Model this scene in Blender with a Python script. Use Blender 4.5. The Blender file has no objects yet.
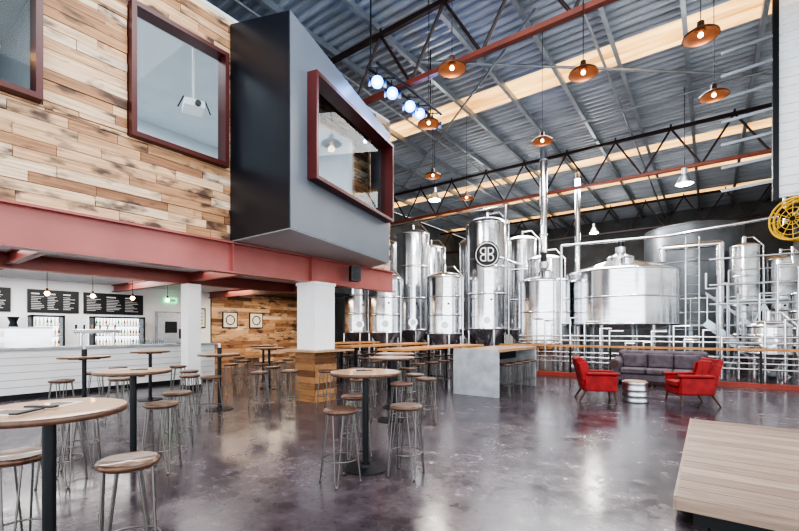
import bpy, bmesh, math, random
from mathutils import Matrix, Vector
random.seed(7)
R=math.radians
# ---------------------------------------------------------------- materials
def newmat(n):
    m=bpy.data.materials.new(n); m.use_nodes=True
    nt=m.node_tree; b=nt.nodes['Principled BSDF']
    return m,nt,b
def mat(n,c,rough=.5,metal=0,var=0.0,scale=3,stretch=(1,1,1),bump=0,coat=0,emit=0,ec=None):
    m,nt,b=newmat(n)
    b.inputs['Base Color'].default_value=(*c,1); b.inputs['Roughness'].default_value=rough
    b.inputs['Metallic'].default_value=metal; b.inputs['Coat Weight'].default_value=coat
    if emit:
        b.inputs['Emission Color'].default_value=(*(ec or c),1); b.inputs['Emission Strength'].default_value=emit
    if var or bump:
        tc=nt.nodes.new('ShaderNodeTexCoord'); mp=nt.nodes.new('ShaderNodeMapping'); mp.inputs['Scale'].default_value=stretch
        no=nt.nodes.new('ShaderNodeTexNoise'); no.inputs['Scale'].default_value=scale; no.inputs['Detail'].default_value=6
        nt.links.new(tc.outputs['Object'],mp.inputs['Vector']); nt.links.new(mp.outputs['Vector'],no.inputs['Vector'])
        if var:
            r=nt.nodes.new('ShaderNodeValToRGB')
            r.color_ramp.elements[0].position=.3; r.color_ramp.elements[1].position=.7
            r.color_ramp.elements[0].color=(*[max(0,x*(1-var)) for x in c],1)
            r.color_ramp.elements[1].color=(*[min(1,x*(1+var)) for x in c],1)
            nt.links.new(no.outputs['Fac'],r.inputs['Fac']); nt.links.new(r.outputs['Color'],b.inputs['Base Color'])
        if bump:
            bp=nt.nodes.new('ShaderNodeBump'); bp.inputs['Strength'].default_value=bump; bp.inputs['Distance'].default_value=.02
            nt.links.new(no.outputs['Fac'],bp.inputs['Height']); nt.links.new(bp.outputs['Normal'],b.inputs['Normal'])
    return m
M={}
M['steel']=mat('stainless_steel',(.78,.79,.81),.17,1,.08,2,(1,1,6),.03)
M['steel2']=mat('stainless_dull',(.55,.57,.6),.35,1,.1,3,(1,1,4))
M['darksteel']=mat('dark_steel',(.025,.027,.03),.4,.6)
M['wire']=mat('raw_steel_wire',(.20,.19,.18),.35,.9)
M['redsteel']=mat('red_oxide_steel',(.37,.115,.10),.32,0,.12,1.5)
M['joist']=mat('joist_steel',(.24,.065,.055),.4,0,.12,1.5)
M['truss']=mat('truss_dark_steel',(.030,.015,.014),.45,0,.2,2)
M['trussred']=mat('truss_red_primer',(.18,.04,.024),.45,0,.2,2)
M['kerb']=mat('kerb_red_paint',(.34,.06,.04),.5,0,.2,2)
M['frame']=mat('window_frame_maroon',(.085,.016,.014),.35,0,.1,2)
M['roof']=mat('corrugated_roof',(.39,.43,.48),.4,.3,.25,.6,(1,6,1))
M['purlin']=mat('galvanised_purlin',(.30,.33,.36),.4,.5,.15,2)
M['white']=mat('white_paint',(.84,.85,.86),.55,0,.03,3)
M['roomwall']=mat('office_paint',(.60,.64,.67),.6,0,.04,2)
M['ceil']=mat('ceiling_paint',(.66,.68,.70),.7,0,.05,2)
M['grey']=mat('hall_wall_grey',(.12,.13,.14),.7,0,.25,1.2)
M['lightclad']=mat('pale_cladding',(.84,.87,.89),.5,0,.08,2)
M['podd']=mat('pod_dark_panel',(.012,.015,.023),.35,0,.1,1)
M['podg']=mat('pod_grey_panel',(.12,.14,.17),.4,0,.08,1)
M['podu']=mat('pod_soffit',(.40,.44,.47),.5,0,.05,1)
M['oak']=mat('oak_top',(.43,.26,.15),.38,0,.28,3,(1,9,1),.05,.2)
M['walnut']=mat('walnut_seat',(.105,.048,.026),.35,0,.45,5,(1,8,1),.05,.3)
M['railwood']=mat('rail_timber',(.56,.26,.09),.5,0,.2,3,(1,8,1))
M['concrete']=mat('pale_concrete',(.42,.44,.46),.5,0,.22,4,(1,1,1),.05)
M['black']=mat('black_board',(.010,.011,.013),.4)
M['chalk']=mat('chalk_white',(.8,.8,.8),.8)
M['copper']=mat('copper_shade',(.11,.055,.037),.35,.6,.15,4)
M['bulb']=mat('warm_bulb',(1,.8,.5),.5,emit=9,ec=(1,.55,.22))
M['cool']=mat('cool_lens',(.1,.2,.6),.5,emit=5,ec=(.05,.2,1))
M['coolcore']=mat('cool_lens_core',(1,1,1),.5,emit=30,ec=(.65,.8,1))
M['led']=mat('white_lens',(1,1,1),.5,emit=8,ec=(1,.93,.82))
M['red']=mat('red_velvet',(.28,.014,.014),.75,0,.35,6,bump=.1)
M['sofa']=mat('plum_grey_fabric',(.12,.095,.112),.8,0,.35,6,bump=.15)
M['legwood']=mat('dark_timber_leg',(.08,.035,.02),.4)
M['yellow']=mat('yellow_paint',(.75,.46,.03),.4)
M['green']=mat('exit_green',(.02,.4,.12),.5,emit=1.0,ec=(.05,.8,.3))
M['greenglass']=mat('green_bottle',(.03,.2,.08),.15)
M['amber']=mat('amber_glass',(.25,.08,.02),.15)
M['label']=mat('bottle_label',(.7,.65,.5),.6)
M['fridge']=mat('fridge_glow',(.8,.85,.9),.5,emit=1.4,ec=(.85,.93,1))
M['paper']=mat('menu_paper',(.7,.68,.62),.7)
M['plat']=mat('stair_aluminium',(.5,.58,.62),.35,.7)
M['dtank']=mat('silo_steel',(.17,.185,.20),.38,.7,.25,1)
def skymat():
    m,nt,b=newmat('fibreglass_skylight'); b.inputs['Roughness'].default_value=.6
    b.inputs['Base Color'].default_value=(.7,.5,.28,1)
    tc=nt.nodes.new('ShaderNodeTexCoord'); mp=nt.nodes.new('ShaderNodeMapping'); mp.inputs['Scale'].default_value=(.35,3,1)
    no=nt.nodes.new('ShaderNodeTexNoise'); no.inputs['Scale'].default_value=1.6; no.inputs['Detail'].default_value=5
    nt.links.new(tc.outputs['Object'],mp.inputs[0]); nt.links.new(mp.outputs[0],no.inputs['Vector'])
    cr=nt.nodes.new('ShaderNodeValToRGB'); e=cr.color_ramp.elements
    e[0].position=.34; e[0].color=(.42,.20,.05,1); e[1].position=.66; e[1].color=(1,.66,.27,1)
    nt.links.new(no.outputs['Fac'],cr.inputs[0]); nt.links.new(cr.outputs[0],b.inputs['Emission Color']); b.inputs['Emission Strength'].default_value=1.05
    return m
M['sky']=skymat()
def glass(n,tint=(.93,.97,.98)):
    m,nt,b=newmat(n); nt.nodes.remove(b)
    o=nt.nodes['Material Output']; t=nt.nodes.new('ShaderNodeBsdfTransparent'); t.inputs[0].default_value=(*tint,1)
    gl=nt.nodes.new('ShaderNodeBsdfGlossy'); gl.inputs['Roughness'].default_value=.02
    lw=nt.nodes.new('ShaderNodeLayerWeight'); lw.inputs[0].default_value=.2
    mx=nt.nodes.new('ShaderNodeMixShader')
    nt.links.new(lw.outputs['Fresnel'],mx.inputs[0]); nt.links.new(t.outputs[0],mx.inputs[1]); nt.links.new(gl.outputs[0],mx.inputs[2])
    nt.links.new(mx.outputs[0],o.inputs[0]); return m
M['glass']=glass('window_glass')
def plankmat(n,axis,ramp,rough=.6,burn=.85,b0=.54,b1=.68):
    m,nt,b=newmat(n)
    at=nt.nodes.new('ShaderNodeAttribute'); at.attribute_name='tint'
    cr=nt.nodes.new('ShaderNodeValToRGB'); e=cr.color_ramp.elements
    while len(e)<len(ramp): e.new(.5)
    for i,(p,c) in enumerate(ramp): e[i].position=p; e[i].color=(*c,1)
    nt.links.new(at.outputs['Fac'],cr.inputs['Fac'])
    tc=nt.nodes.new('ShaderNodeTexCoord'); mp=nt.nodes.new('ShaderNodeMapping')
    s=[22,22,22]; s[axis]=1.2; mp.inputs['Scale'].default_value=s
    no=nt.nodes.new('ShaderNodeTexNoise'); no.inputs['Scale'].default_value=1.5; no.inputs['Detail'].default_value=5
    nt.links.new(tc.outputs['Object'],mp.inputs[0]); nt.links.new(mp.outputs[0],no.inputs['Vector'])
    g=nt.nodes.new('ShaderNodeMapRange'); g.inputs[1].default_value=.3; g.inputs[2].default_value=.7; g.inputs[3].default_value=.62; g.inputs[4].default_value=1.15
    nt.links.new(no.outputs['Fac'],g.inputs[0])
    mx=nt.nodes.new('ShaderNodeMix'); mx.data_type='RGBA'; mx.blend_type='MULTIPLY'; mx.inputs[0].default_value=1
    nt.links.new(cr.outputs['Color'],mx.inputs[6]); nt.links.new(g.outputs[0],mx.inputs[7])
    n2=nt.nodes.new('ShaderNodeTexNoise'); n2.noise_dimensions='4D'; n2.inputs['Scale'].default_value=2.0; n2.inputs['Detail'].default_value=3
    mw=nt.nodes.new('ShaderNodeMath'); mw.operation='MULTIPLY'; mw.inputs[1].default_value=37
    nt.links.new(at.outputs['Fac'],mw.inputs[0]); nt.links.new(mw.outputs[0],n2.inputs['W'])
    mp2=nt.nodes.new('ShaderNodeMapping'); s=[3,3,3]; s[axis]=1.3; mp2.inputs['Scale'].default_value=s
    nt.links.new(tc.outputs['Object'],mp2.inputs[0]); nt.links.new(mp2.outputs[0],n2.inputs['Vector'])
    r2=nt.nodes.new('ShaderNodeMapRange'); r2.inputs[1].default_value=b0; r2.inputs[2].default_value=b1
    r2.inputs[3].default_value=0; r2.inputs[4].default_value=burn
    nt.links.new(n2.outputs['Fac'],r2.inputs[0])
    m3=nt.nodes.new('ShaderNodeMix'); m3.data_type='RGBA'; m3.inputs[7].default_value=(.06,.035,.028,1)
    nt.links.new(r2.outputs[0],m3.inputs[0]); nt.links.new(mx.outputs[2],m3.inputs[6])
    nt.links.new(m3.outputs[2],b.inputs['Base Color']); b.inputs['Roughness'].default_value=rough
    bp=nt.nodes.new('ShaderNodeBump'); bp.inputs['Strength'].default_value=.2; bp.inputs['Distance'].default_value=.01
    nt.links.new(no.outputs['Fac'],bp.inputs['Height']); nt.links.new(bp.outputs[0],b.inputs['Normal'])
    return m
ramp=[(0,(.10,.05,.035)),(.18,(.30,.145,.075)),(.4,(.52,.29,.15)),(.62,(.70,.46,.28)),(.82,(.82,.64,.46)),(1,(.48,.38,.32))]
M['plankY']=plankmat('reclaimed_planks_y',1,ramp,.6,.92,.53,.66)
M['plankZ']=plankmat('reclaimed_planks_col',0,[(0,(.16,.065,.025)),(.5,(.42,.20,.08)),(1,(.55,.30,.14))],.6,.5)
M['deck']=plankmat('deck_boards',0,[(0,(.24,.165,.125)),(.5,(.33,.235,.18)),(1,(.41,.31,.24))],.5,.25)
def floormat():
    m,nt,b=newmat('polished_dark_concrete')
    tc=nt.nodes.new('ShaderNodeTexCoord')
    n1=nt.nodes.new('ShaderNodeTexNoise'); n1.inputs['Scale'].default_value=.6; n1.inputs['Detail'].default_value=14; n1.inputs['Roughness'].default_value=.76
    n2=nt.nodes.new('ShaderNodeTexNoise'); n2.inputs['Scale'].default_value=3.6; n2.inputs['Detail'].default_value=10; n2.inputs['Roughness'].default_value=.7
    for n in (n1,n2): nt.links.new(tc.outputs['Object'],n.inputs['Vector'])
    cr=nt.nodes.new('ShaderNodeValToRGB'); e=cr.color_ramp.elements
    e[0].position=.38;e[0].color=(.028,.022,.028,1); e[1].position=.64;e[1].color=(.15,.122,.138,1)
    md=e.new(.5); md.color=(.072,.058,.068,1)
    ad=nt.nodes.new('ShaderNodeMath'); ad.operation='MULTIPLY_ADD'; ad.inputs[1].default_value=.45
    mu=nt.nodes.new('ShaderNodeMath'); mu.operation='MULTIPLY'; mu.inputs[1].default_value=.55
    nt.links.new(n1.outputs['Fac'],mu.inputs[0]); nt.links.new(n2.outputs['Fac'],ad.inputs[0]); nt.links.new(mu.outputs[0],ad.inputs[2])
    nt.links.new(ad.outputs[0],cr.inputs['Fac'])
    br=nt.nodes.new('ShaderNodeTexBrick'); br.offset=0; br.inputs['Scale'].default_value=1
    br.inputs['Brick Width'].default_value=4; br.inputs['Row Height'].default_value=4; br.inputs['Mortar Size'].default_value=.01
    br.inputs['Color1'].default_value=(1,1,1,1);br.inputs['Color2'].default_value=(1,1,1,1);br.inputs['Mortar'].default_value=(.2,.2,.2,1)
    nt.links.new(tc.outputs['Object'],br.inputs['Vector'])
    mx=nt.nodes.new('ShaderNodeMix'); mx.data_type='RGBA'; mx.blend_type='MULTIPLY'; mx.inputs[0].default_value=1
    nt.links.new(cr.outputs[0],mx.inputs[6]); nt.links.new(br.outputs['Color'],mx.inputs[7]); nt.links.new(mx.outputs[2],b.inputs['Base Color'])
    mr=nt.nodes.new('ShaderNodeMapRange'); mr.inputs[1].default_value=.40;mr.inputs[2].default_value=.60;mr.inputs[3].default_value=.12;mr.inputs[4].default_value=.30
    nt.links.new(ad.outputs[0],mr.inputs[0]); nt.links.new(mr.outputs[0],b.inputs['Roughness'])
    b.inputs['Specular IOR Level'].default_value=.5
    return m
M['floor']=floormat()
# ---------------------------------------------------------------- builder
class B:
    def __init__(s): s.v=[];s.f=[];s.mi=[];s.sm=[];s.t=[];s.ml=[];s.M=Matrix.Identity(4)
    def add(s,vs,fs,mt,smooth=False,tint=0.5):
        o=len(s.v); s.v+=[tuple(s.M@Vector(p)) for p in vs]
        fl=s.M.to_3x3().determinant()<0
        if mt not in s.ml: s.ml.append(mt)
        i=s.ml.index(mt)
        for f in fs:
            g=[a+o for a in f]
            if fl: g=g[::-1]
            s.f.append(g); s.mi.append(i); s.sm.append(smooth); s.t.append(tint)
    def bx(s,x0,x1,y0,y1,z0,z1,mt,tint=.5):
        v=[(x0,y0,z0),(x1,y0,z0),(x1,y1,z0),(x0,y1,z0),(x0,y0,z1),(x1,y0,z1),(x1,y1,z1),(x0,y1,z1)]
        s.add(v,[(0,3,2,1),(4,5,6,7),(0,1,5,4),(1,2,6,5),(2,3,7,6),(3,0,4,7)],mt,False,tint)
    def beam(s,p0,p1,w,h,mt):
        p0=Vector(p0);p1=Vector(p1);d=(p1-p0).normalized()
        up=Vector((0,0,1)) if abs(d.z)<.95 else Vector((0,1,0))
        a=d.cross(up).normalized(); u=a.cross(d).normalized(); v=[]
        for p in (p0,p1):
            for i,j in ((-1,-1),(1,-1),(1,1),(-1,1)): v.append(p+a*w/2*i+u*h/2*j)
        s.add(v,[(0,1,2,3),(7,6,5,4),(0,4,5,1),(1,5,6,2),(2,6,7,3),(3,7,4,0)],mt)
    def tube(s,p0,p1,r,mt,seg=8,r2=None):
        p0=Vector(p0);p1=Vector(p1);d=(p1-p0).normalized(); r2=r if r2 is None else r2
        up=Vector((0,0,1)) if abs(d.z)<.95 else Vector((0,1,0))
        a=d.cross(up).normalized(); u=a.cross(d); v=[]
        for p,q in ((p0,r),(p1,r2)):
            for i in range(seg):
                t=2*math.pi*i/seg; v.append(p+a*q*math.cos(t)+u*q*math.sin(t))
        s.add(v,[(i,(i+1)%seg,seg+(i+1)%seg,seg+i) for i in range(seg)],mt,True)
        s.add(v,[list(range(seg))[::-1],list(range(seg,2*seg))],mt)
    def path(s,pts,r,mt,seg=8):
        for a,b in zip(pts,pts[1:]): s.tube(a,b,r,mt,seg)
        for p in pts[1:-1]: s.ball(p,r*1.02,mt,seg,4)
    def ball(s,c,r,mt,seg=12,n=6,sz=1):
        s.lathe(c,[[(r*math.sin(math.pi*i/n),-r*sz*math.cos(math.pi*i/n)) for i in range(n+1)]],mt,seg)
    def lathe(s,c,polys,mt,seg=24):
        cx,cy,cz=c
        for pl in polys:
            v=[];f=[]
            for r,z in pl:
                for i in range(seg):
                    t=2*math.pi*i/seg; v.append((cx+max(r,1e-4)*math.cos(t),cy+max(r,1e-4)*math.sin(t),cz+z))
            for k in range(len(pl)-1):
                for i in range(seg):
                    j=(i+1)%seg; f.append((k*seg+i,k*seg+j,(k+1)*seg+j,(k+1)*seg+i))
            s.add(v,f,mt,True)
    def disc(s,c,r,z0,z1,mt,seg=24):
        s.lathe(c,[[(0,z0),(r,z0)],[(r,z0),(r,z1)],[(r,z1),(0,z1)]],mt,seg)
    def torus(s,c,Rr,r,mt,seg=24,n=6,Mx=None):
        v=[];f=[];Mx=Mx or Matrix.Identity(3)
        for i in range(seg):
            t=2*math.pi*i/seg
            for j in range(n):
                q=2*math.pi*j/n
                v.append(Vector(c)+Mx@Vector(((Rr+r*math.cos(q))*math.cos(t),(Rr+r*math.cos(q))*math.sin(t),r*math.sin(q))))
        for i in range(seg):
            for j in range(n):
                a=i*n+j;b_=((i+1)%seg)*n+j;c_=((i+1)%seg)*n+(j+1)%n;d=i*n+(j+1)%n
                f.append((a,b_,c_,d))
        s.add(v,f,mt,True)
    def mesh(s,name):
        me=bpy.data.meshes.new(name); me.from_pydata(s.v,[],s.f)
        for m in s.ml: me.materials.append(M[m])
        me.polygons.foreach_set('material_index',s.mi); me.polygons.foreach_set('use_smooth',s.sm)
        a=me.attributes.new('tint','FLOAT','FACE'); a.data.foreach_set('value',s.t)
        me.update(); return me
    def obj(s,name,loc=(0,0,0),rz=0,bevel=0,parent=None):
        o=place(s.mesh(name),name,loc,rz)
        if bevel:
            w=o.modifiers.new('weld','WELD'); w.merge_threshold=.0005
            m=o.modifiers.new('bevel','BEVEL'); m.width=bevel; m.segments=3; m.limit_method='ANGLE'; m.harden_normals=False
        if parent: o.parent=parent
        return o
def place(me,name,loc=(0,0,0),rz=0):
    o=bpy.data.objects.new(name,me); bpy.context.scene.collection.objects.link(o); o.location=loc; o.rotation_euler=(0,0,rz); return o
def area(name,loc,rot,sx,sy,e,c=(1,1,1)):
    l=bpy.data.lights.new(name,'AREA'); l.shape='RECTANGLE'; l.size=sx; l.size_y=sy; l.energy=e; l.color=c
    o=bpy.data.objects.new(name,l); o.location=loc; o.rotation_euler=rot; bpy.context.scene.collection.objects.link(o); return o
def point(name,loc,e,c=(1,.7,.4),r=.08):
    l=bpy.data.lights.new(name,'POINT'); l.energy=e; l.color=c; l.shadow_soft_size=r
    o=bpy.data.objects.new(name,l); o.location=loc; bpy.context.scene.collection.objects.link(o); return o
# ---------------------------------------------------------------- room shell
XW=-15.5; YB=30.5; XR=3.6; ZR=8.7
b=B(); b.bx(XW,9,-6,YB,-.1,0,'floor'); b.obj('floor')
b=B(); b.bx(XW-.15,XW,-6,YB,0,ZR,'grey'); b.bx(XW,XW+.02,-6,8.7,0,2.95,'white'); b.obj('wall_left')
b=B(); b.bx(XW,XR,YB,YB+.15,0,ZR,'grey'); b.obj('wall_back')
b=B(); b.bx(XR,XR+.15,12.2,YB,0,ZR,'lightclad')
for z in (2,3.4,4.8,6.2,7.6): b.bx(XR-.12,XR,12.3,YB,z,z+.12,'purlin')
b.obj('wall_right')
b=B()
b.bx(1.16,9,12.1,12.18,4.35,ZR-.05,'lightclad')
z=4.4
while z<ZR-.1:
    b.bx(1.16,9,12.06,12.1,z,z+.09,'lightclad'); z+=.19
b.bx(1.1,1.2,12.0,12.2,4.3,ZR-.05,'darksteel'); b.obj('wall_bulkhead')
b=B()
for i in range(7):
    z=4.7+i*.52; b.beam((1.1,12.02,z),(.22,12.02,z-.05),.05,.06,'purlin')
b.obj('cable_ladder_brackets')
# roof sheeting (real corrugation)
b=B(); y=-6.0; per=.26
prof=[(0,0),(.07,0),(.11,.07),(.22,.07),(.26,0)]
strips=[(11.6,12.6),(19.0,19.8),(22.5,23.3),(26.5,27.5)]
while y<YB:
    mt='sky' if any(a<=y+.13<=c for a,c in strips) else 'roof'
    for (a0,h0),(a1,h1) in zip(prof,prof[1:]):
        b.add([(XW,y+a0,ZR+h0),(9,y+a0,ZR+h0),(9,y+a1,ZR+h1),(XW,y+a1,ZR+h1)],[(0,1,2,3)],mt)
    y+=per
b.obj('ceiling_roof_sheeting')
b=B(); x=XW+.5
while x<9:
    b.bx(x,x+.05,-6,YB,ZR-.2,ZR,'purlin'); b.bx(x,x+.10,-6,YB,ZR-.21,ZR-.195,'purlin'); x+=1.45
b.obj('roof_purlins')
def truss(Y,red=False):
    b=B(); zt=8.35; zb=6.95; x0=XW; x1=XR if Y>12 else 9
    b.bx(x0,x1,Y-.05,Y+.05,zt-.05,zt+.05,'truss'); b.bx(x0,x1,Y-.06,Y+.06,zb-.05,zb+.05,'trussred' if red else 'truss')
    x=x0;k=0;p=.85
    while x<x1-p:
        a=(x,Y,zb if k%2==0 else zt); c=(x+p,Y,zt if k%2==0 else zb)
        b.tube(a,c,.035,'truss',6)
        x+=p;k+=1
    x=x0+p
    while x<x1: b.tube((x,Y,zt),(x,Y,ZR-.2),.03,'truss',6); x+=2*p
    b.obj('roof_truss')
for Y,r_ in ((-1.0,False),(7.6,True),(17.0,True),(26.0,False)): truss(Y,r_)
b=B()
for (p,q) in [((-6,9,8.4),(3,16.5,8.4)),((-12,16.5,8.4),(-3,9,8.4)),((XW,14.6,8.3),(XR,14.6,8.3)),((XW,22,8.3),(XR,22,8.3)),((-8,-5,8.42),(-8,YB,8.42)),((-2.2,-5,8.42),(-2.2,YB,8.42))]:
    b.tube(p,q,.035,'purlin',6)
b.obj('roof_bracing_rods')
# ---------------------------------------------------------------- mezzanine
WX=-6.8
op=[(-1.2,1.6,4.35,6.3),(2.56,4.12,4.32,6.22),(4.5,7.4,3.6,6.0)]
b=B()
def row(z0,z1):
    ivs=[(-4,8.8)]
    for y0,y1,a,c in op:
        if z0>=a-1e-4 and z1<=c+1e-4:
            n=[]
            for p,q in ivs:
                if y0>p: n.append((p,min(q,y0)))
                if y1<q: n.append((max(p,y1),q))
            ivs=[i for i in n if i[1]-i[0]>.02]
    for p,q in ivs:
        y=p
        while y<q-.01:
            L=random.uniform(.35,1.3); e=min(q,y+L)
            if q-e<.15: e=q
            b.bx(WX-.05,WX+random.uniform(0,.018),y+.003,e-.003,z0+.003,z1-.003,'plankY',min(1,max(0,random.triangular(0,1,.66)))); y=e
z=3.07; cuts=sorted({c for o in op for c in o[2:]})
while z<6.95:
    z1=min(6.97,z+.135); zz=[z]+[c for c in cuts if z+.02<c<z1-.02]+[z1]
    for a,c in zip(zz,zz[1:]): row(a,c)
    z=z1
b.obj('wall_mezzanine_cladding')
b=B()
def core(y0,y1,z0,z1): b.bx(WX-.15,WX-.055,y0,y1,z0,z1,'roomwall')
ys=[-4]+[v for o in op for v in o[:2]]+[8.8]
for i in range(0,len(ys),2): core(ys[i],ys[i+1],3.05,6.97)
for o in op: core(o[0],o[1],3.05,o[2]); core(o[0],o[1],o[3],6.97)
b.obj('wall_mezzanine')
b=B(); b.bx(-15.45,WX-.02,-4,8.8,2.95,3.05,'ceil'); b.obj('mezzanine_floor_slab')
b=B(); b.bx(-12,WX-.02,-4,8.8,6.97,7.05,'roomwall'); b.bx(-12,-11.9,-4,8.8,3.05,6.97,'roomwall'); b.bx(-11.9,WX-.16,-4,-3.9,3.05,6.97,'roomwall'); b.bx(-11.9,WX-.16,8.7,8.8,3.05,6.97,'roomwall')
b.bx(-11.9,WX-.16,1.95,2.05,3.05,6.97,'roomwall')
b.obj('wall_office_interior')
area('added_office_fill',(-9.2,5.2,6.9),(0,0,0),3,4,100,(.94,.97,1))  # added fill pair so the rooms read through the windows, no fixture
area('added_office_fill.001',(-9.2,-1,6.9),(0,0,0),2,3,14,(.94,.97,1))
def winframe(name,Mx,x0,x1,z0,z1,dep=.3,t=.07,back=-.1):
    b=B(); b.M=Mx
    b.bx(x0-t,x0,back,dep,z0-t,z1+t,'frame'); b.bx(x1,x1+t,back,dep,z0-t,z1+t,'frame')
    b.bx(x0,x1,back,dep,z0-t,z0,'frame'); b.bx(x0,x1,back,dep,z1,z1+t,'frame')
    b.add([(x0,.01,z0),(x1,.01,z0),(x1,.01,z1),(x0,.01,z1)],[(3,2,1,0)],'glass')
    return b.obj(name)
MxW=Matrix(((0,1,0,WX),(1,0,0,0),(0,0,1,0),(0,0,0,1)))
winframe('window_1',MxW,-1.2,1.50,4.42,6.25,.16)
winframe('window_2',MxW,2.64,4.02,4.38,6.20,.14)
b=B(); b.tube((0,0,.1),(0,0,1.3),.02,'white'); b.bx(-.17,.17,-.2,.2,-.05,.07,'white'); b.bx(-.12,.12,-.15,.15,.07,.1,'steel2'); b.tube((.05,-.26,0),(.05,-.2,0),.05,'darksteel',12)
for s_ in (-.18,.18): b.tube((s_,-.15,.1),(s_*1.5,-.15,-.12),.012,'darksteel')
b.obj('projector',(-7.7,4.0,5.62),R(70))
b=B(); b.lathe((0,0,0),[[(.03,.28),(.12,.25),(.2,.1),(.22,0)]],'white'); b.tube((0,0,.27),(0,0,1.5),.008,'darksteel'); b.ball((0,0,.08),.05,'bulb')
b.obj('office_pendant_lamp',(-8.0,1.2,5.45))
b=B(); b.bx(-.7,.7,-.5,.5,.7,.74,'oak')
for sx in (-.6,.6):
    for sy in (-.4,.4): b.tube((sx,sy,0),(sx,sy,.7),.02,'darksteel')
b.obj('office_desk',(-8.3,5.6,3.05))
b=B()
PX=WX+.03
A=(PX,4.19);Bp=(-5.18,4.19);U=Vector((-.2270,.9739,0));k0=.40*1.088;k1=3.16*1.088;k2=3.32*1.088
def P(k,z,dx=0): return (Bp[0]+U.x*k,Bp[1]+U.y*k,z)
def ztop(k): return 6.40-(6.40-6.06)*k/k2
zb=3.07; wz0=3.97;wz1=5.68
C=P(k2,0); D=(PX,8.0)
b.add([(A[0],A[1],zb),(Bp[0],Bp[1],zb),(Bp[0],Bp[1],6.40),(A[0],A[1],6.87)],[(0,1,2,3)],'podd')
def q(ka,kb,za0,za1,zb0,zb1): b.add([P(ka,za0),P(kb,zb0),P(kb,zb1),P(ka,za1)],[(0,1,2,3)],'podg')
q(0,k0,zb,ztop(0),zb,ztop(k0)); q(k1,k2,zb,ztop(k1),zb,ztop(k2)); q(k0,k1,zb,wz0,zb,wz0); q(k0,k1,wz1,ztop(k0),wz1,ztop(k1))
b.add([(C[0],C[1],zb),(D[0],D[1],zb),(D[0],D[1],6.5),(C[0],C[1],6.06)],[(0,1,2,3)],'podg')
b.add([(A[0],A[1],zb),(Bp[0],Bp[1],zb),(C[0],C[1],zb),(D[0],D[1],zb)],[(3,2,1,0)],'podu')
b.add([(A[0],A[1],6.87),(Bp[0],Bp[1],6.40),(C[0],C[1],6.06),(D[0],D[1],6.5)],[(0,1,2,3)],'podg')
pod=b.obj('cantilevered_meeting_pod'); so=pod.modifiers.new('thick','SOLIDIFY'); so.thickness=.03; so.offset=0
MxP=Matrix(((U.x,.9739,0,Bp[0]),(U.y,.2270,0,Bp[1]),(0,0,1,0),(0,0,0,1)))
winframe('window_3',MxP,k0+.05,k1-.03,wz0+.04,wz1-.04,.2,.06)
def ibeam(b,p0,p1,z0,z1,w=.22,mt='redsteel'):
    (x0,y0),(x1,y1)=p0,p1
    h=z1-z0
    b.beam((x0,y0,z0+.015),(x1,y1,z0+.015),w,.03,mt); b.beam((x0,y0,z1-.015),(x1,y1,z1-.015),w,.03,mt); b.beam((x0,y0,(z0+z1)/2),(x1,y1,(z0+z1)/2),.02,h-.06,mt)
b=B(); ibeam(b,(WX,-4),(WX,8.9),2.5,3.045)
for y in (4.19,6.0): b.bx(WX-.1,WX+.1,y,y+.015,2.53,3.02,'redsteel')
b.obj('mezzanine_edge_beam')
b=B(); ibeam(b,(-10.6,-4),(-10.6,8.8),2.66,2.95,.16,'joist')
for y in (-1.5,2.0,5.45,8.7): ibeam(b,(XW,y),(WX-.12,y),2.72,2.95,.14,'joist')
b.obj('mezzanine_floor_joists')
b=B(); b.bx(-.28,.28,-.28,.28,1.05,2.5,'white'); b.bx(-.3,.3,-.3,.3,2.44,2.5,'white')
for s_ in range(4):
    b.M=Matrix.Rotation(s_*math.pi/2,4,'Z'); z=0
    for r_ in range(8): b.bx(-.3,.3,-.315,-.28,z+.003,z+.128,'plankZ',random.random()); z+=.131
b.M=Matrix.Identity(4); b.bx(-.28,.28,-.28,.28,0,1.05,'white')
b.bx(-.58,.58,-.58,.58,1.05,1.09,'oak')
b.obj('column_with_ledge',(WX,6.2,0))
b=B(); b.bx(-.17,.17,-.17,.17,0,2.66,'white'); b.bx(-.19,.19,-.19,.19,0,.12,'darksteel'); b.obj('column',(-10.6,5.45,0))
def speaker(loc,rz):
    b=B(); b.bx(-.11,.11,-.1,.1,-.17,.17,'black'); b.tube((0,-.1,-.05),(0,-.11,-.05),.08,'darksteel',16); b.tube((0,-.1,.09),(0,-.11,.09),.035,'darksteel',12); b.bx(-.02,.02,.1,.2,-.02,.02,'darksteel'); b.obj('wall_speaker',loc,rz)
speaker((-6.5,7.1,2.78),R(60))
b=B(); z=0
while z<2.93:
    y=8.75
    while y<13.3:
        L=random.uniform(.5,1.6); e=min(13.3,y+L); b.bx(XW,XW+.04+random.uniform(0,.02),y,e-.004,z,z+.145,'plankY',random.triangular(0,.9,.35)); y=e
    z+=.15
b.obj('wall_timber_feature')
def poster(loc,w,h,circ=False):
    b=B(); b.bx(-.005,.02,-w/2,w/2,-h/2,h/2,'black'); b.bx(.02,.026,-w/2+.04,w/2-.04,-h/2+.04,h/2-.04,'paper')
    if circ: b.torus((.03,0,0),h*.28,.02,'darksteel',24,6,Matrix.Rotation(R(90),3,'Y'))
    else:
        for i in range(4): b.bx(.026,.03,-w*.25,w*.25,-h*.3+i*h*.17,-h*.3+i*h*.17+.03,'darksteel')
    b.obj('framed_poster',loc)
poster((XW+.03,8.25,1.95),.5,.75); poster((XW+.07,9.5,1.9),.65,.65,circ=True); poster((XW+.07,10.7,1.9),.65,.65,circ=True)
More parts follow.
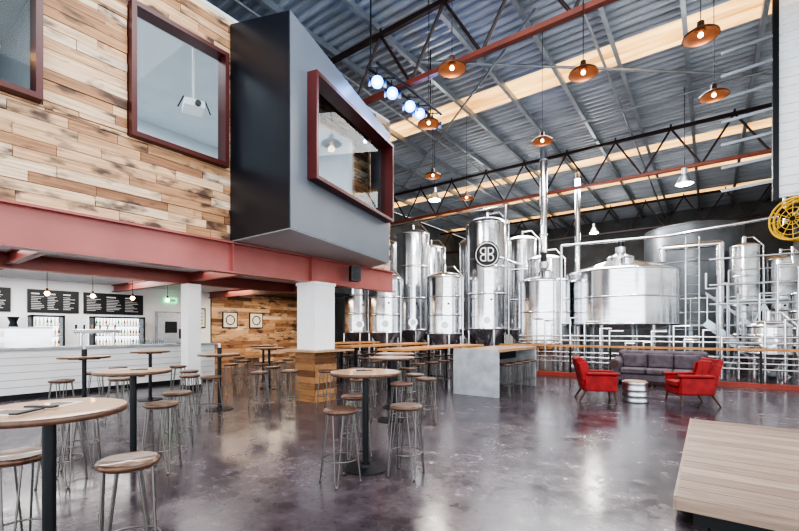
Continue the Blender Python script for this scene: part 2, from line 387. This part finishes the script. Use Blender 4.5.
b=B(); b.bx(0,.06,-.5,.5,0,2.15,'concrete'); b.bx(.06,.08,-.45,.45,.02,2.1,'steel2'); b.tube((.08,.35,1),(.14,.35,1),.02,'steel'); b.bx(.08,.1,-.2,.2,1.4,1.8,'black')
b.obj('door_1',(XW+.022,7.2,0))
b=B(); b.bx(0,.08,-.22,.22,-.1,.1,'green'); b.bx(.08,.085,-.14,.14,-.04,.04,'chalk'); b.obj('exit_sign',(XW+.022,7.2,2.55))
# ---------------------------------------------------------------- bar
b=B(); bxX=-12.1
b.bx(bxX-.55,bxX,-4,6.9,0,1.06,'white')
for i in range(6): b.bx(bxX,bxX+.025,-4,6.9,.10+i*.16,.10+i*.16+.146,'white')
b.bx(bxX-.01,bxX+.005,-4,6.9,0.1,1.05,'concrete')
b.bx(bxX-.01,bxX+.01,-4,6.9,0,.1,'darksteel')
b.bx(bxX-.62,bxX+.1,-4,7.0,1.06,1.11,'concrete')
b.bx(bxX-.55,bxX+.02,6.9,6.93,.0,1.06,'white')
b.obj('bar_counter')
b=B(); b.bx(XW+.03,XW+.6,-4,6.4,0,.9,'white'); b.bx(XW+.03,XW+.64,-4,6.4,.9,.94,'darksteel'); b.obj('back_bar_cabinet')
def fridge(y0,y1):
    b=B(); x=XW+.04; z0,z1=.945,1.92
    b.bx(x,x+.04,y0,y1,z0,z1,'fridge'); b.bx(x,x+.42,y0,y0+.05,z0,z1,'black'); b.bx(x,x+.42,y1-.05,y1,z0,z1,'black'); b.bx(x,x+.42,y0,y1,z0,z0+.05,'black'); b.bx(x,x+.42,y0,y1,z1-.05,z1,'black')
    for sh in (0,.3,.6):
        b.bx(x+.04,x+.4,y0+.05,y1-.05,z0+.06+sh,z0+.075+sh,'steel2'); y=y0+.12
        while y<y1-.1:
            c=random.choice(['amber','amber','label','greenglass','steel','label'])
            b.lathe((x+.3,y,z0+.075+sh),[[(.03,0),(.03,.13),(.012,.18),(.012,.23)]],c,8); b.lathe((x+.3,y,z0+.1+sh),[[(.032,0),(.032,.06)]],'label',8); y+=.085
    b.obj('bottle_fridge')
fridge(3.3,4.05); fridge(4.75,6.2); fridge(1.2,2.6)
def menu(y0,y1,z0,z1):
    b=B(); x=XW+.06; b.bx(x-.038,x,y0,y1,z0,z1,'black'); w=y1-y0
    for col in range(3):
        a=y0+.08+col*(w-.1)/3
        b.bx(x,x+.006,a,a+(w-.1)/3*.5,z1-.14,z1-.10,'chalk')
        z=z1-.21
        while z>z0+.06:
            b.bx(x,x+.006,a,a+(w-.1)/3*random.uniform(.4,.8),z,z+.014,'chalk'); z-=.05
    b.obj('menu_board')
menu(3.3,4.5,2.0,2.66); menu(4.62,6.3,2.0,2.66); menu(1.7,2.95,2.0,2.66)
def taps(y):
    b=B(); 
    for s_ in (-.35,.35): b.tube((0,s_,0),(0,s_,.36),.035,'steel',12)
    b.tube((0,-.5,.36),(0,.5,.36),.05,'steel',12)
    for i in range(6):
        a=-.42+i*.168; b.tube((0,a,.36),(-.1,a,.36),.015,'steel'); b.tube((-.1,a,.37),(-.12,a,.28),.014,'steel'); b.tube((-.1,a,.37),(-.08,a,.52),.018,random.choice(['darksteel','red','oak']),8,.024)
    b.obj('beer_tap_tower',(bxX-.3,y,1.11))
taps(4.0); taps(1.6)
b=B(); b.bx(-.3,.3,-.4,.4,.0,.42,'steel'); b.bx(-.32,.32,-.42,.42,.42,.46,'steel2'); b.lathe((0,-.2,.46),[[(.09,0),(.06,.1),(.11,.22)]],'darksteel',12)
for s_ in (-.2,.1): b.tube((-.3,s_,.25),(-.42,s_,.22),.03,'darksteel')
b.obj('espresso_machine',(bxX-.25,2.6,1.11))
b=B(); b.bx(-.16,.16,-.2,.2,0,.02,'darksteel'); b.beam((0,0,.0),(0,0,.2),.05,.05,'darksteel'); b.bx(-.015,.015,-.2,.2,.14,.42,'black'); b.obj('point_of_sale_screen',(bxX-.25,6.2,1.11))
b=B()
for i in range(9): b.lathe((0,i*.1,0),[[(.03,0),(.04,.14)],[(.028,0),(.037,.14)]],'glass',10)
b.obj('beer_glasses',(bxX-.4,4.8,1.11))
def bulbp(loc,top):
    b=B(); b.tube((0,0,.06),(0,0,top-loc[2]),.006,'darksteel',6); b.tube((0,0,.04),(0,0,.12),.025,'copper'); b.ball((0,0,0),.055,'bulb'); b.obj('bare_bulb_pendant',loc)
for y in (.2,1.4,3.0,3.9,4.8,5.7): bulbp((-12.4,y,2.35),2.95)
area('added_bar_fill',(-13.6,1.5,2.93),(0,0,0),1.2,8,170,(1,.98,.95))  # added fills brightening the bar and under-mezzanine area, not real ceiling panels
area('added_bar_fill.001',(-9,2,2.9),(0,0,0),2,8,80,(1,.97,.93))
area('added_bar_fill.002',(-13.5,10,2.9),(0,0,0),1.5,4,80,(1,.82,.6))
b=B(); b.bx(XW,-12.5,8.8,13.3,2.95,3.05,'darksteel'); b.obj('feature_wall_canopy')
# ---------------------------------------------------------------- furniture
b=B()
b.lathe((0,0,0),[[(0,.685),(.15,.685)],[(.15,.685),(.165,.692),(.17,.705),(.165,.72),(.155,.725)],[(.155,.725),(.08,.719),(0,.717)]],'walnut',28)
for i in range(4):
    a=math.pi/4+i*math.pi/2
    fx,fy=.2*math.cos(a),.2*math.sin(a)
    for s_ in (-.38,.38):
        b.tube((.135*math.cos(a+s_),.135*math.sin(a+s_),.69),(fx+ -.012*math.sin(a)*(1 if s_>0 else -1),fy+.012*math.cos(a)*(1 if s_>0 else -1),.01),.0065,'wire',6)
    b.ball((fx,fy,.014),.014,'wire',8,4)
b.torus((0,0,.24),.168,.007,'wire',28,6); b.torus((0,0,.683),.14,.006,'wire',24,5)
ST=b.mesh('bar_stool')
stools=[(-2.82,1.07),(-3.5,.70),(-4.71,2.1),(-5.62,1.66),(-7.7,2.80),(-8.15,2.15),(-2.53,3.55),(-2.93,2.99),(-3.4,3.72),(-3.65,5.0),(-4.5,5.05),(-6.75,3.8),(-7.25,3.7),(-6.75,4.75),(-5.95,5.7),(-6.5,5.25),(-5.8,6.4),(-7.5,5.6),(-9.15,2.9),
 (-5.1,1.35),(-5.4,2.6),(-4.2,6.15),(-3.7,5.75),(-8.05,4.1),(-10.3,7.05),(-10.9,7.0),(-9.6,6.3),(-8.55,6.6),(-9.1,7.3),(-10.0,3.6),(-9.3,4.5),(-8.9,5.5),(-8.3,5.9),(-5.0,7.05),(-5.4,6.3)]
for x,y in stools: place(ST,'bar_stool',(x,y,0),random.uniform(0,1.5))
b=B()
b.lathe((0,0,0),[[(0,1.015),(.375,1.015)],[(.375,1.05),(0,1.05)]],'oak',40)
b.lathe((0,0,0),[[(.375,1.015),(.38,1.02),(.38,1.045),(.375,1.05)]],'walnut',40)
b.tube((0,0,.02),(0,0,1.015),.033,'darksteel',16)
b.lathe((0,0,0),[[(.24,0),(.24,.012)],[(.24,.012),(.06,.02)],[(.06,.02),(.045,.05)]],'darksteel',32)
b.bx(-.22,.22,-.025,.025,.99,1.015,'darksteel'); b.bx(-.025,.025,-.22,.22,.99,1.015,'darksteel')
TB=b.mesh('round_bar_table')
tables=[(-3.06,.75),(-5.2,2.02),(-8.66,2.6),(-3.0,3.45),(-7.45,4.37),(-4.25,5.55),(-10.6,7.6),(-9.1,6.7),(-9.7,4.1),(-4.9,6.5)]
for x,y in tables: place(TB,'round_bar_table',(x,y,0),random.uniform(0,3))
def menucard(x,y,z,rz):
    b=B(); b.bx(-.08,.08,-.11,.11,0,.006,'paper'); b.bx(-.085,.085,-.115,-.07,.006,.014,'darksteel'); b.bx(-.06,.06,-.04,.08,.006,.007,'walnut'); b.obj('menu_clipboard',(x,y,z),rz)
menucard(-3.15,.8,1.05,.6); menucard(-3.05,.58,1.05,2.2); menucard(-5.2,2.1,1.05,1); menucard(-3.1,3.5,1.05,1)
def holder(x,y):
    b=B(); b.disc((0,0,0),.04,0,.12,'darksteel',14); b.bx(-.03,.03,-.01,.01,.12,.2,'paper'); b.obj('table_caddy',(x,y,1.05))
holder(-8.66,2.6); holder(-7.45,4.37)
b=B(); x0,x1,y0,y1=-4.85,-3.75,8.75,11.3
b.bx(x0,x1,y0,y1,1.0,1.06,'oak'); b.bx(x0+.0,x1,y0,y0+.08,0,1.0,'concrete'); b.bx(x0,x1,y1-.08,y1,0,1.0,'concrete'); b.bx(x0+.5,x0+.56,y0+.08,y1-.08,.75,1.0,'darksteel')
b.bx(x0-.01,x1+.01,y0-.012,y0,0,1.06,'concrete')
b.obj('waterfall_high_table')
for i in range(4):
    y=9.2+i*.55; place(ST,'bar_stool',(-3.75,y,0),i*.4); place(ST,'bar_stool',(-4.95,y,0),i*.3)
def longtable(x,y0,y1):
    b=B(); b.bx(x-.4,x+.4,y0,y1,1.0,1.05,'railwood')
    for y in (y0+.3,(y0+y1)/2,y1-.3):
        b.bx(x-.3,x-.25,y-.025,y+.025,0,1,'darksteel'); b.bx(x+.25,x+.3,y-.025,y+.025,0,1,'darksteel'); b.bx(x-.3,x+.3,y-.025,y+.025,.95,1,'darksteel'); b.bx(x-.3,x+.3,y-.02,y+.02,.2,.24,'darksteel')
    b.obj('long_high_table'); y=y0+.3
    while y<y1-.1:
        place(ST,'bar_stool',(x-.6,y,0),y); place(ST,'bar_stool',(x+.6,y,0),y*2); y+=.58
longtable(-6.1,7.9,12.2); longtable(-8.4,8.6,12.6); longtable(-10.8,9.6,12.8)
# sofa
b=B(); w=2.3
b.bx(-w/2+.1,w/2-.1,-.40,.38,.12,.32,'sofa')
for i in range(3):
    a=-w/2+.24+i*(w-.48)/3; b.bx(a+.006,a+(w-.48)/3-.006,-.44,.2,.325,.47,'sofa')
b.bx(-w/2+.2,w/2-.2,.2,.4,.32,.82,'sofa')
for i in range(3):
    a=-w/2+.24+i*(w-.48)/3; b.bx(a+.01,a+(w-.48)/3-.01,.1,.22,.475,.84,'sofa')
b.bx(-w/2+.02,-w/2+.24,-.42,.4,.12,.6,'sofa'); b.bx(w/2-.24,w/2-.02,-.42,.4,.12,.6,'sofa')
sf=b.obj('sofa',(-1.06,13.2,0),0,.04)
b=B()
b.tube((-w/2+.2,.33,.84),(w/2-.2,.33,.84),.1,'sofa',16); b.ball((-w/2+.2,.33,.84),.1,'sofa'); b.ball((w/2-.2,.33,.84),.1,'sofa')
for sx in (-1,1):
    b.tube((sx*(w/2-.12),-.44,.56),(sx*(w/2-.12),.42,.62),.14,'sofa',18)
    b.tube((sx*(w/2-.12),-.445,.56),(sx*(w/2-.12),-.455,.56),.1,'legwood',16)
    for sy in (-.34,.34): b.tube((sx*(w/2-.14),sy,0),(sx*(w/2-.14),sy,.13),.025,'legwood',10,.035)
o=b.obj('rolled_arms'); o.parent=sf
def armchair(loc,rz):
    b=B()
    b.bx(-.25,.25,-.34,.28,.22,.36,'red'); b.bx(-.24,.24,-.38,.2,.365,.48,'red')
    b.M=Matrix.Translation((0,.25,.34))@Matrix.Rotation(R(-14),4,'X'); b.bx(-.29,.29,-.07,.07,-.1,.60,'red'); b.bx(-.23,.23,-.12,-.06,.08,.54,'red')
    b.bx(-.33,-.27,-.14,.05,.1,.50,'red'); b.bx(.27,.33,-.14,.05,.1,.50,'red'); b.M=Matrix.Identity(4)
    for s_ in (-1,1):
        b.bx(min(s_*.25,s_*.34),max(s_*.25,s_*.34),-.34,.28,.22,.56,'red')
        b.bx(min(s_*.245,s_*.37),max(s_*.245,s_*.37),-.38,.26,.56,.62,'red')
    c=b.obj('red_armchair',loc,rz,.03)
    b=B()
    for s_ in (-1,1):
        b.tube((s_*.32,-.33,0),(s_*.29,-.3,.24),.016,'legwood',10,.028); b.tube((s_*.32,.38,0),(s_*.29,.24,.24),.016,'legwood',10,.028)
        b.tube((s_*.307,-.395,.59),(s_*.307,-.375,.59),.04,'legwood',12)
    l=b.obj('legs'); l.parent=c
armchair((-1.95,9.75,0),R(112)); armchair((-.3,10.35,0),R(-62))
b=B(); b.lathe((0,0,0),[[(0,.02),(.24,.02)],[(.24,.0),(.255,.03),(.24,.06),(.245,.13),(.26,.15),(.245,.17),(.245,.25),(.26,.27),(.245,.29),(.24,.38),(.25,.4),(.24,.42)],[(.24,.42),(0,.42)]],'steel2',28); b.disc((0,0,0),.22,.42,.44,'oak',24)
b.obj('keg_side_table',(-1.25,10.0,0))
b=B(); x0,x1,y0,y1=-.2,4.2,3.85,7.3; n=16; dy=(y1-y0)/n
for i in range(n):
    b.bx(x0,x1,y0+i*dy+.005,y0+(i+1)*dy-.005,.19,.235,'deck',random.random())
b.bx(x0,x1,y0-.02,y0,.13,.235,'deck',.7); b.bx(x0-.02,x0,y0-.02,y1,.13,.235,'deck',.6)
b.bx(x0+.1,x1-.1,y0+.1,y1-.1,0,.19,'black'); b.obj('low_stage_platform')
# ---------------------------------------------------------------- brewery zone
b=B(); b.bx(-6,XR,14.18,14.47,0,.11,'kerb'); b.obj('floor_kerb')
b=B(); x=-6
while x<=XR-.05:
    b.bx(x-.025,x+.025,14.3,14.35,.11,.96,'darksteel'); x+=1.18
for i in range(6): b.tube((-6,14.325,.2+i*.125),(XR-.05,14.325,.2+i*.125),.006,'wire',5)
b.bx(-6.05,XR-.05,14.22,14.43,.95,1.01,'railwood'); b.obj('timber_topped_railing')
def tank(x,y,r,zb,zt,name='fermentation_tank',cone=True,mt='steel',seg=40,logo=False):
    b=B(); ch=min(r*1.1,zb-.35) if cone else .1; dh=r*.35
    b.lathe((0,0,0),[[(.06,zb-ch-.05),(.06,zb-ch)],[(.06,zb-ch),(r,zb)],[(r,zb),(r,zt)],[(r*math.cos(t),zt+dh*math.sin(t)) for t in [i*math.pi/16 for i in range(9)]]],mt,seg)
    for z in (zb,zb+(zt-zb)*.33,zb+(zt-zb)*.66,zt): b.lathe((0,0,z),[[(r,-.04),(r+.018,-.03),(r+.018,.03),(r,.04)]],mt,seg)
    for i in range(4):
        a=math.pi/4+i*math.pi/2; b.tube((r*.92*math.cos(a),r*.92*math.sin(a),0),(r*.92*math.cos(a),r*.92*math.sin(a),zb+.1),.05,mt,10)
        b.disc((r*.92*math.cos(a),r*.92*math.sin(a),0),.09,0,.02,mt,10)
    b.tube((0,0,zt+dh-.05),(0,0,zt+dh+.25),.08,mt,12); b.path([(0,0,zt+dh+.2),(r*.6,0,zt+dh+.2),(r+.1,0,zt),(r+.1,0,.8)],.03,mt,8)
    d=Vector((-x,-y,0)).normalized(); s_=Vector((-d.y,d.x,0))
    e=d*r*.98; hz=max(.9,zb+.35); b.tube(e+Vector((0,0,hz)),e+d*.08+Vector((0,0,hz)),.2,mt,20); b.tube(e+d*.08+Vector((0,0,hz)),e+d*.1+Vector((0,0,hz)),.14,'steel2',16)
    f=d*r+s_*r*.2; b.tube(f*.9+Vector((0,0,zb+1.2)),f*1.06+Vector((0,0,zb+1.2)),.04,'black',10)
    if logo:
        a0=math.atan2(d.y,d.x); zc=zb+(zt-zb)*.69
        def pt(u,v,off): a=a0+u/(r+off); return ((r+off)*math.cos(a),(r+off)*math.sin(a),zc+v)
        def ring(ra,rb,mt,off,n=40,u0=0,v0=0,t0=0,t1=2*math.pi,K=5):
            vs=[];fs=[]
            for i in range(n+1):
                t=t0+(t1-t0)*i/n
                for k in range(K+1): q_=ra+(rb-ra)*k/K; vs.append(pt(u0+q_*math.cos(t),v0+q_*math.sin(t),off))
            for i in range(n):
                for k in range(K): fs.append((i*(K+1)+k,i*(K+1)+k+1,(i+1)*(K+1)+k+1,(i+1)*(K+1)+k))
            b.add(vs,fs,mt)
        def rect(u0,u1,v0,v1,mt,off):
            b.add([pt(u0,v0,off),pt(u1,v0,off),pt(u1,v1,off),pt(u0,v1,off)],[(0,1,2,3)],mt)
        ring(0.001,.54,'darksteel',.02); ring(.45,.485,'chalk',.024)
        for sg in (-1,1):
            rect(min(sg*.03,sg*.075),max(sg*.03,sg*.075),-.28,.28,'chalk',.026)
            for v in (.145,-.145):
                t0,t1=(-math.pi/2,math.pi/2) if sg>0 else (math.pi/2,3*math.pi/2)
                ring(.10,.145,'chalk',.026,16,sg*.14,v*.97,t0,t1,1)
                for e_ in (-1,1):
                    vv=v*.97+e_*.1225; rect(min(sg*.07,sg*.14),max(sg*.07,sg*.14),vv-.022,vv+.022,'chalk',.026)
    b.obj(name,(x,y,0))
tank(-7.66,16.7,.88,1.55,5.95,logo=True)
tank(-11.3,16.4,.78,1.5,5.95); tank(-8.87,15.2,.75,1.35,3.65); tank(-7.47,20.4,.75,1.5,5.9); tank(-9.6,19.5,.8,1.5,5.9); tank(-12.3,19.6,.8,1.5,5.9)
tank(-11.0,13.9,.72,1.4,3.6); tank(-12.9,14.4,.75,1.4,3.9); tank(-13.6,17.3,.8,1.5,5.9)
tank(-5.9,19.0,.75,1.5,4.6)
def kettle(x,y,r,zb,zt,seg=56):
    b=B(); ch=r*.25
    b.lathe((0,0,0),[[(.2,zb-.15),(r,zb)],[(r,zb),(r,zt)],[(r,zt),(r*.96,zt+.04)],[(r*.96,zt+.04),(r*.25,zt+ch)],[(r*.25,zt+ch),(r*.25,zt+ch+.12)],[(r*.25,zt+ch+.12),(.12,zt+ch+.3)]],'steel',seg)
    for z in (zb+.03,zb+(zt-zb)*.5,zt-.03): b.lathe((0,0,z),[[(r,-.03),(r+.02,-.025),(r+.02,.025),(r,.03)]],'steel',seg)
    for i in range(6):
        a=i*math.pi/3+.3; b.tube((r*.85*math.cos(a),r*.85*math.sin(a),0),(r*.85*math.cos(a),r*.85*math.sin(a),zb),.07,'steel2',10)
    d=Vector((-x,-y,0)).normalized(); s_=Vector((-d.y,d.x,0))
    h=d*r*.62+s_*r*.1; b.tube(h+Vector((0,0,zt+ch*.3)),h+Vector((0,0,zt+ch*.3+.22)),.22,'steel',20); b.torus(h+Vector((0,0,zt+ch*.3+.24)),.16,.02,'darksteel',16,6)
    b.tube(d*(r-.02)+Vector((0,0,zb+.3)),d*(r+.1)+Vector((0,0,zb+.3)),.18,'steel',18)
    b.tube((0,0,zt+ch+.28),(0,0,zt+ch+.5),.18,'steel2',14); b.tube((0,0,zt+ch+.5),(0,0,zt+ch+.85),.11,'darksteel',14)
    b.obj('brew_kettle',(x,y,0))
kettle(-2.65,17.4,1.85,1.68,3.6); kettle(-4.98,15.85,.93,1.0,3.3)
def flue(x,y,z0,r):
    b=B(); b.tube((0,0,z0),(0,0,ZR-.22),r,'steel',20)
    for z in (z0+.6,z0+2,z0+3.4): b.torus((0,0,z),r+.005,.02,'steel2',20,6)
    b.obj('exhaust_flue',(x,y,0))
flue(-4.98,15.85,4.45,.13); flue(-4.7,19.7,0,.12)
b=B(); b.path([(-1.4,18.2,4.0),(-1.4,18.2,4.5),(.3,18.3,4.5),(.3,18.3,0)],.12,'steel',16); b.obj('vapour_duct')
b=B(); r=1.95
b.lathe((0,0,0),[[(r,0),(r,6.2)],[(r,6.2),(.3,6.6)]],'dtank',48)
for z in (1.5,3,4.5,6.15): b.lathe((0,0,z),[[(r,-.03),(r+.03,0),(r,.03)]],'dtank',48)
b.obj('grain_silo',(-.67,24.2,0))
tank(1.33,15.6,.5,.85,1.6,'yeast_vessel')
tank(2.5,17.9,.5,1.0,2.6,'hot_liquor_tank'); tank(2.4,23.7,.72,1.3,4.4,'hot_liquor_tank'); tank(1.15,22.25,.5,1.3,4.9,'hot_liquor_tank')
b=B()
for s_ in (-.2,.2): b.tube((s_,0,0),(s_,0,4.6),.022,'steel')
for i in range(14): b.tube((-.2,0,.3+i*.3),(.2,0,.3+i*.3),.014,'steel')
b.obj('access_ladder',(-.45,17.0,0),R(25))
b=B(); b.bx(-4.6,3.2,20.2,21.6,1.65,1.72,'plat')
for x in (-4.5,-2.6,-.6,1.3,3.1):
    b.bx(x-.05,x+.05,20.22,20.32,0,1.65,'plat'); b.bx(x-.05,x+.05,21.48,21.58,0,1.65,'plat'); b.tube((x,20.25,1.7),(x,20.25,2.75),.025,'steel'); 
for z in (2.2,2.75): b.tube((-4.5,20.25,z),(3.1,20.25,z),.025,'steel')
b.obj('brewhouse_platform')
b=B(); b.bx(.5,3.4,18.8,19.9,2.5,2.56,'plat')
for x in (.55,1.5,2.45,3.35):
    b.bx(x-.04,x+.04,18.82,18.9,0,2.5,'plat'); b.tube((x,18.85,2.56),(x,18.85,3.6),.025,'steel')
for z in (3.1,3.6): b.tube((.55,18.85,z),(3.35,18.85,z),.025,'steel')
b.beam((.55,18.86,.1),(1.5,18.86,2.4),.06,.06,'plat'); b.beam((2.45,18.86,.1),(1.5,18.86,2.4),.06,.06,'plat')
b.obj('service_catwalk')
b=B(); n=8
for i in range(n):
    t=i/(n-1); b.bx(-.0+1.6*(1-t)*1.0-.15, -.0+1.6*(1-t)+.15,16.6,17.4,.12+1.5*t,.16+1.5*t,'plat')
for y in (16.58,17.42):
    b.beam((1.85,y,.05),(-.1,y,1.75),.03,.24,'plat'); b.tube((1.8,y,1.0),(-.1,y,2.7),.022,'steel')
    for t in (0,.5,1): b.tube((1.75-1.8*t,y,.1+1.6*t),(1.75-1.8*t,y,1.05+1.6*t),.02,'steel')
b.obj('access_stairs')
def rr(a,c): return random.uniform(a,c)
b=B()
for i,z in enumerate((.45,.6,.75,1.15,1.3)): b.tube((-5.5,14.64+.03*i,z),(3.2,14.64+.03*i,z),.028,'steel',10)
for i in range(22):
    x=-5.3+i*.40+rr(-.1,.1); zt=rr(.9,1.9); yy=14.62+rr(0,.1)
    b.path([(x,yy,0),(x,yy,zt),(x+rr(.15,.4),yy,zt),(x+.3,yy+.1,zt)],.028,'steel',8)
    b.disc((x,yy,zt*.6),.06,-.03,.03,'steel2',12); b.tube((x,yy,zt*.6),(x,yy-.12,zt*.6),.012,random.choice(['darksteel','red','darksteel']),6)
b.obj('process_pipework')
b=B()
for x in (.2,.45,.7,1.2,1.6,2.05,2.5,2.9,3.2):
    h=rr(2.4,4.0); x2=min(3.4,x+rr(-.3,.5)); b.path([(x,16.35,0),(x,16.35,h),(x2,16.35,h),(x2,16.5,h+.5)],.032,random.choice(['steel','steel2']),10)
for z in (2.3,2.9,3.7): b.tube((0,16.35,z),(3.4,16.35,z),.032,'steel2',10)
b.obj('pipe_manifold')
b=B(); b.path([(-6.3,17.2,0),(-6.3,17.2,4.2),(-6.3,15.4,4.2),(-6.3,15.4,6.3),(-13,15.4,6.3)],.05,'steel',10)
b.path([(-4.1,14.95,4.4),(-1,15.3,4.4),(1.8,15.3,4.6),(1.8,16.9,4.6),(1.8,16.9,8.4)],.045,'steel',10); b.tube((-4.1,14.95,4.4),(-4.1,14.95,0),.045,'steel',10); b.obj('overhead_pipe_run')
for x,y in ((-3.6,14.95),(-.6,14.95)):
    b=B(); b.bx(-.25,.25,-.12,.12,0,.06,'steel2'); b.tube((-.2,0,.2),(.12,0,.2),.12,'steel2',16); b.tube((.12,0,.2),(.22,0,.2),.15,'steel',16); b.tube((.18,0,.2),(.18,0,.45),.03,'steel'); b.obj('transfer_pump',(x,y+.15,0))
b=B(); b.bx(-.4,.4,-.15,.15,0,1.8,'steel2'); b.bx(-.3,.3,-.17,-.15,1.1,1.6,'black'); b.bx(-.37,.37,-.165,-.15,.1,1.0,'steel'); b.obj('control_cabinet',(2.9,15.3,0))
b=B()
for i in range(7):
    for j in range(3):
        for k in range(2): b.lathe((i*.45,k*.45,j*.58),[[(0,.02),(.17,.02)],[(.17,0),(.2,.04),(.2,.18),(.212,.2),(.2,.22),(.2,.36),(.212,.38),(.2,.4),(.2,.5),(.17,.56)],[(.17,.52),(0,.52)]],'steel2',16)
b.obj('keg_stack',(-14.6,22.5,0))
b=B()
for x in (0,2.6,5.2):
    for y in (0,1): b.bx(x,x+.09,y,y+.09,0,5,'darksteel')
for z in (.2,1.9,3.5):
    for y in (0,1): b.bx(0,5.3,y,y+.06,z,z+.13,'railwood')
    for i in range(7): h=rr(.6,1.2); b.bx(.15+i*.72,.75+i*.72,.05,1.0,z+.13,z+.13+h,random.choice(['plankZ','paper','concrete','darksteel']),rr(0,1))
b.obj('pallet_rack',(-12,28.8,0))
b=B(); Rx=Matrix.Rotation(R(90),3,'X')
for yy in (-.14,0,.14): b.torus((0,yy,0),.42,.022,'yellow',32,6,Rx)
for rr_ in (.12,.22,.32): b.torus((0,-.16,0),rr_,.008,'yellow',28,5,Rx)
for i in range(12):
    a=i*math.pi/6; b.tube((.05*math.cos(a),-.16,.05*math.sin(a)),(.42*math.cos(a),-.14,.42*math.sin(a)),.008,'yellow',5); b.tube((.42*math.cos(a),-.14,.42*math.sin(a)),(.42*math.cos(a),.14,.42*math.sin(a)),.008,'yellow',5)
b.tube((0,-.1,0),(0,.22,0),.09,'darksteel',16)
for i in range(5):
    a=i*2*math.pi/5; c,s_=math.cos(a),math.sin(a)
    p=lambda rad,off,y:(rad*c-off*s_,y,rad*s_+off*c)
    b.add([p(.08,-.05,-.03),p(.37,-.1,-.05),p(.37,.1,.05),p(.08,.05,.03)],[(0,1,2,3)],'darksteel')
b.beam((0,.18,0),(0,.35,.0),.06,.06,'yellow'); b.beam((0,.35,-.3),(0,.35,1.0),.08,.08,'darksteel')
b.obj('drum_fan',(1.45,11.7,3.76),R(-35))
# ---------------------------------------------------------------- lamps
def pendant(x,y,z,r=.235,e=6):
    b=B(); k=r/.27
    b.lathe((0,0,0),[[(.27*k,0),(.26*k,.03),(.19*k,.075),(.09*k,.11),(.05,.15),(.045,.22),(.0,.24)],[(.262*k,0),(.25*k,.025),(.18*k,.068),(.08*k,.1)]],'copper',32)
    b.tube((0,0,.22),(0,0,ZR-.2-z),.007,'darksteel',6); b.ball((0,0,.03),.035,'bulb',12,8)
    b.obj('copper_pendant_lamp',(x,y,z)); point('pendant_glow',(x,y,z-.1),e,(1,.68,.4))
for p in [(-.1,7.55,5.78),(-1.7,7.5,5.79),(.07,9.6,5.77),(-3.42,6.1,5.8),(-3.05,9.6,5.77),(-4.7,7.4,5.78),(-6.15,9.9,5.75),(-6.3,12.2,5.75)]: pendant(*p)
def highbay(x,y,z):
    b=B(); b.lathe((0,0,0),[[(.22,0),(.12,.2),(.07,.28)],[(.07,.28),(.07,.45)],[(.07,.45),(0,.45)]],'steel2',24); b.tube((0,0,.45),(0,0,ZR-.2-z),.01,'darksteel'); b.disc((0,0,0),.2,.01,.03,'led',20); b.obj('high_bay_lamp',(x,y,z)); 
    point('high_bay_glow',(x,y,z-.1),150,(1,.95,.88),.2)
highbay(-.57,14.6,5.7); highbay(-8,13.0,6.2); highbay(-4.5,22,6.2); highbay(-11,23,6.2)
b=B(); b.tube((-5.6,6.5,6.85),(-5.6,9.0,6.85),.03,'darksteel',10); b.tube((-5.6,6.6,6.85),(-5.6,6.6,8.5),.015,'darksteel'); b.tube((-5.6,8.9,6.85),(-5.6,8.9,8.5),.015,'darksteel')
b.tube((-5.35,6.5,6.85),(-5.35,9.0,6.85),.03,'darksteel',10)
for i in range(6): b.tube((-5.6,6.5+i*.45,6.85),(-5.35,6.7+i*.45,6.85),.012,'darksteel',6)
for i,y in enumerate((6.65,7.15,7.8,8.2,8.8)):
    c=Vector((-5.48,y,6.6)); d=Vector((.55,-.55,-.6)).normalized()
    b.tube(c-d*.14,c+d*.14,.075,'darksteel',14,.13); b.tube(c+d*.135,c+d*.145,.12,'cool',16); b.tube(c+d*.14,c+d*.15,.05,'coolcore',12); b.tube(c,(-5.48,y,6.85),.012,'darksteel')
    s_=Vector((d.y,-d.x,0)).normalized()
    for sg in (-1,1):
        e=c+d*.14+s_*sg*.12; g=e+d*.1+s_*sg*.06; b.add([e+Vector((0,0,.09)),g+Vector((0,0,.09)),g-Vector((0,0,.09)),e-Vector((0,0,.09))],[(0,1,2,3)],'darksteel')
    if i%2==0: point('stage_light_glow',c+d*.5,12,(.2,.4,1),.04)
b.obj('stage_light_rig')
area('added_roof_fill',(-2,3,8.3),(0,0,0),5,4,280,(.95,.98,1))  # added fills under the roof to lift the hall, no real floodlights
area('added_roof_fill.001',(-3,12,8.2),(0,0,0),6,3,280,(.95,.98,1))
area('added_roof_fill.002',(-6,20,8.2),(0,0,0),8,4,520,(.95,.98,1))
w=bpy.data.worlds.new('daylight'); bpy.context.scene.world=w; w.use_nodes=True
bg=w.node_tree.nodes['Background']; bg.inputs[0].default_value=(.92,.96,1,1); bg.inputs[1].default_value=1.7
# ---------------------------------------------------------------- camera
cd=bpy.data.cameras.new('camera'); cd.sensor_width=36; cd.lens=420/799*36; cd.shift_y=(330-265.5)/799; cd.clip_end=200
co=bpy.data.objects.new('camera',cd); co.location=(0,0,1.5); co.rotation_euler=(R(90),0,R(36.4)); bpy.context.scene.collection.objects.link(co)
bpy.context.scene.camera=co
vs=bpy.context.scene.view_settings; vs.view_transform='AgX'; vs.look='AgX - High Contrast'; vs.exposure=.88
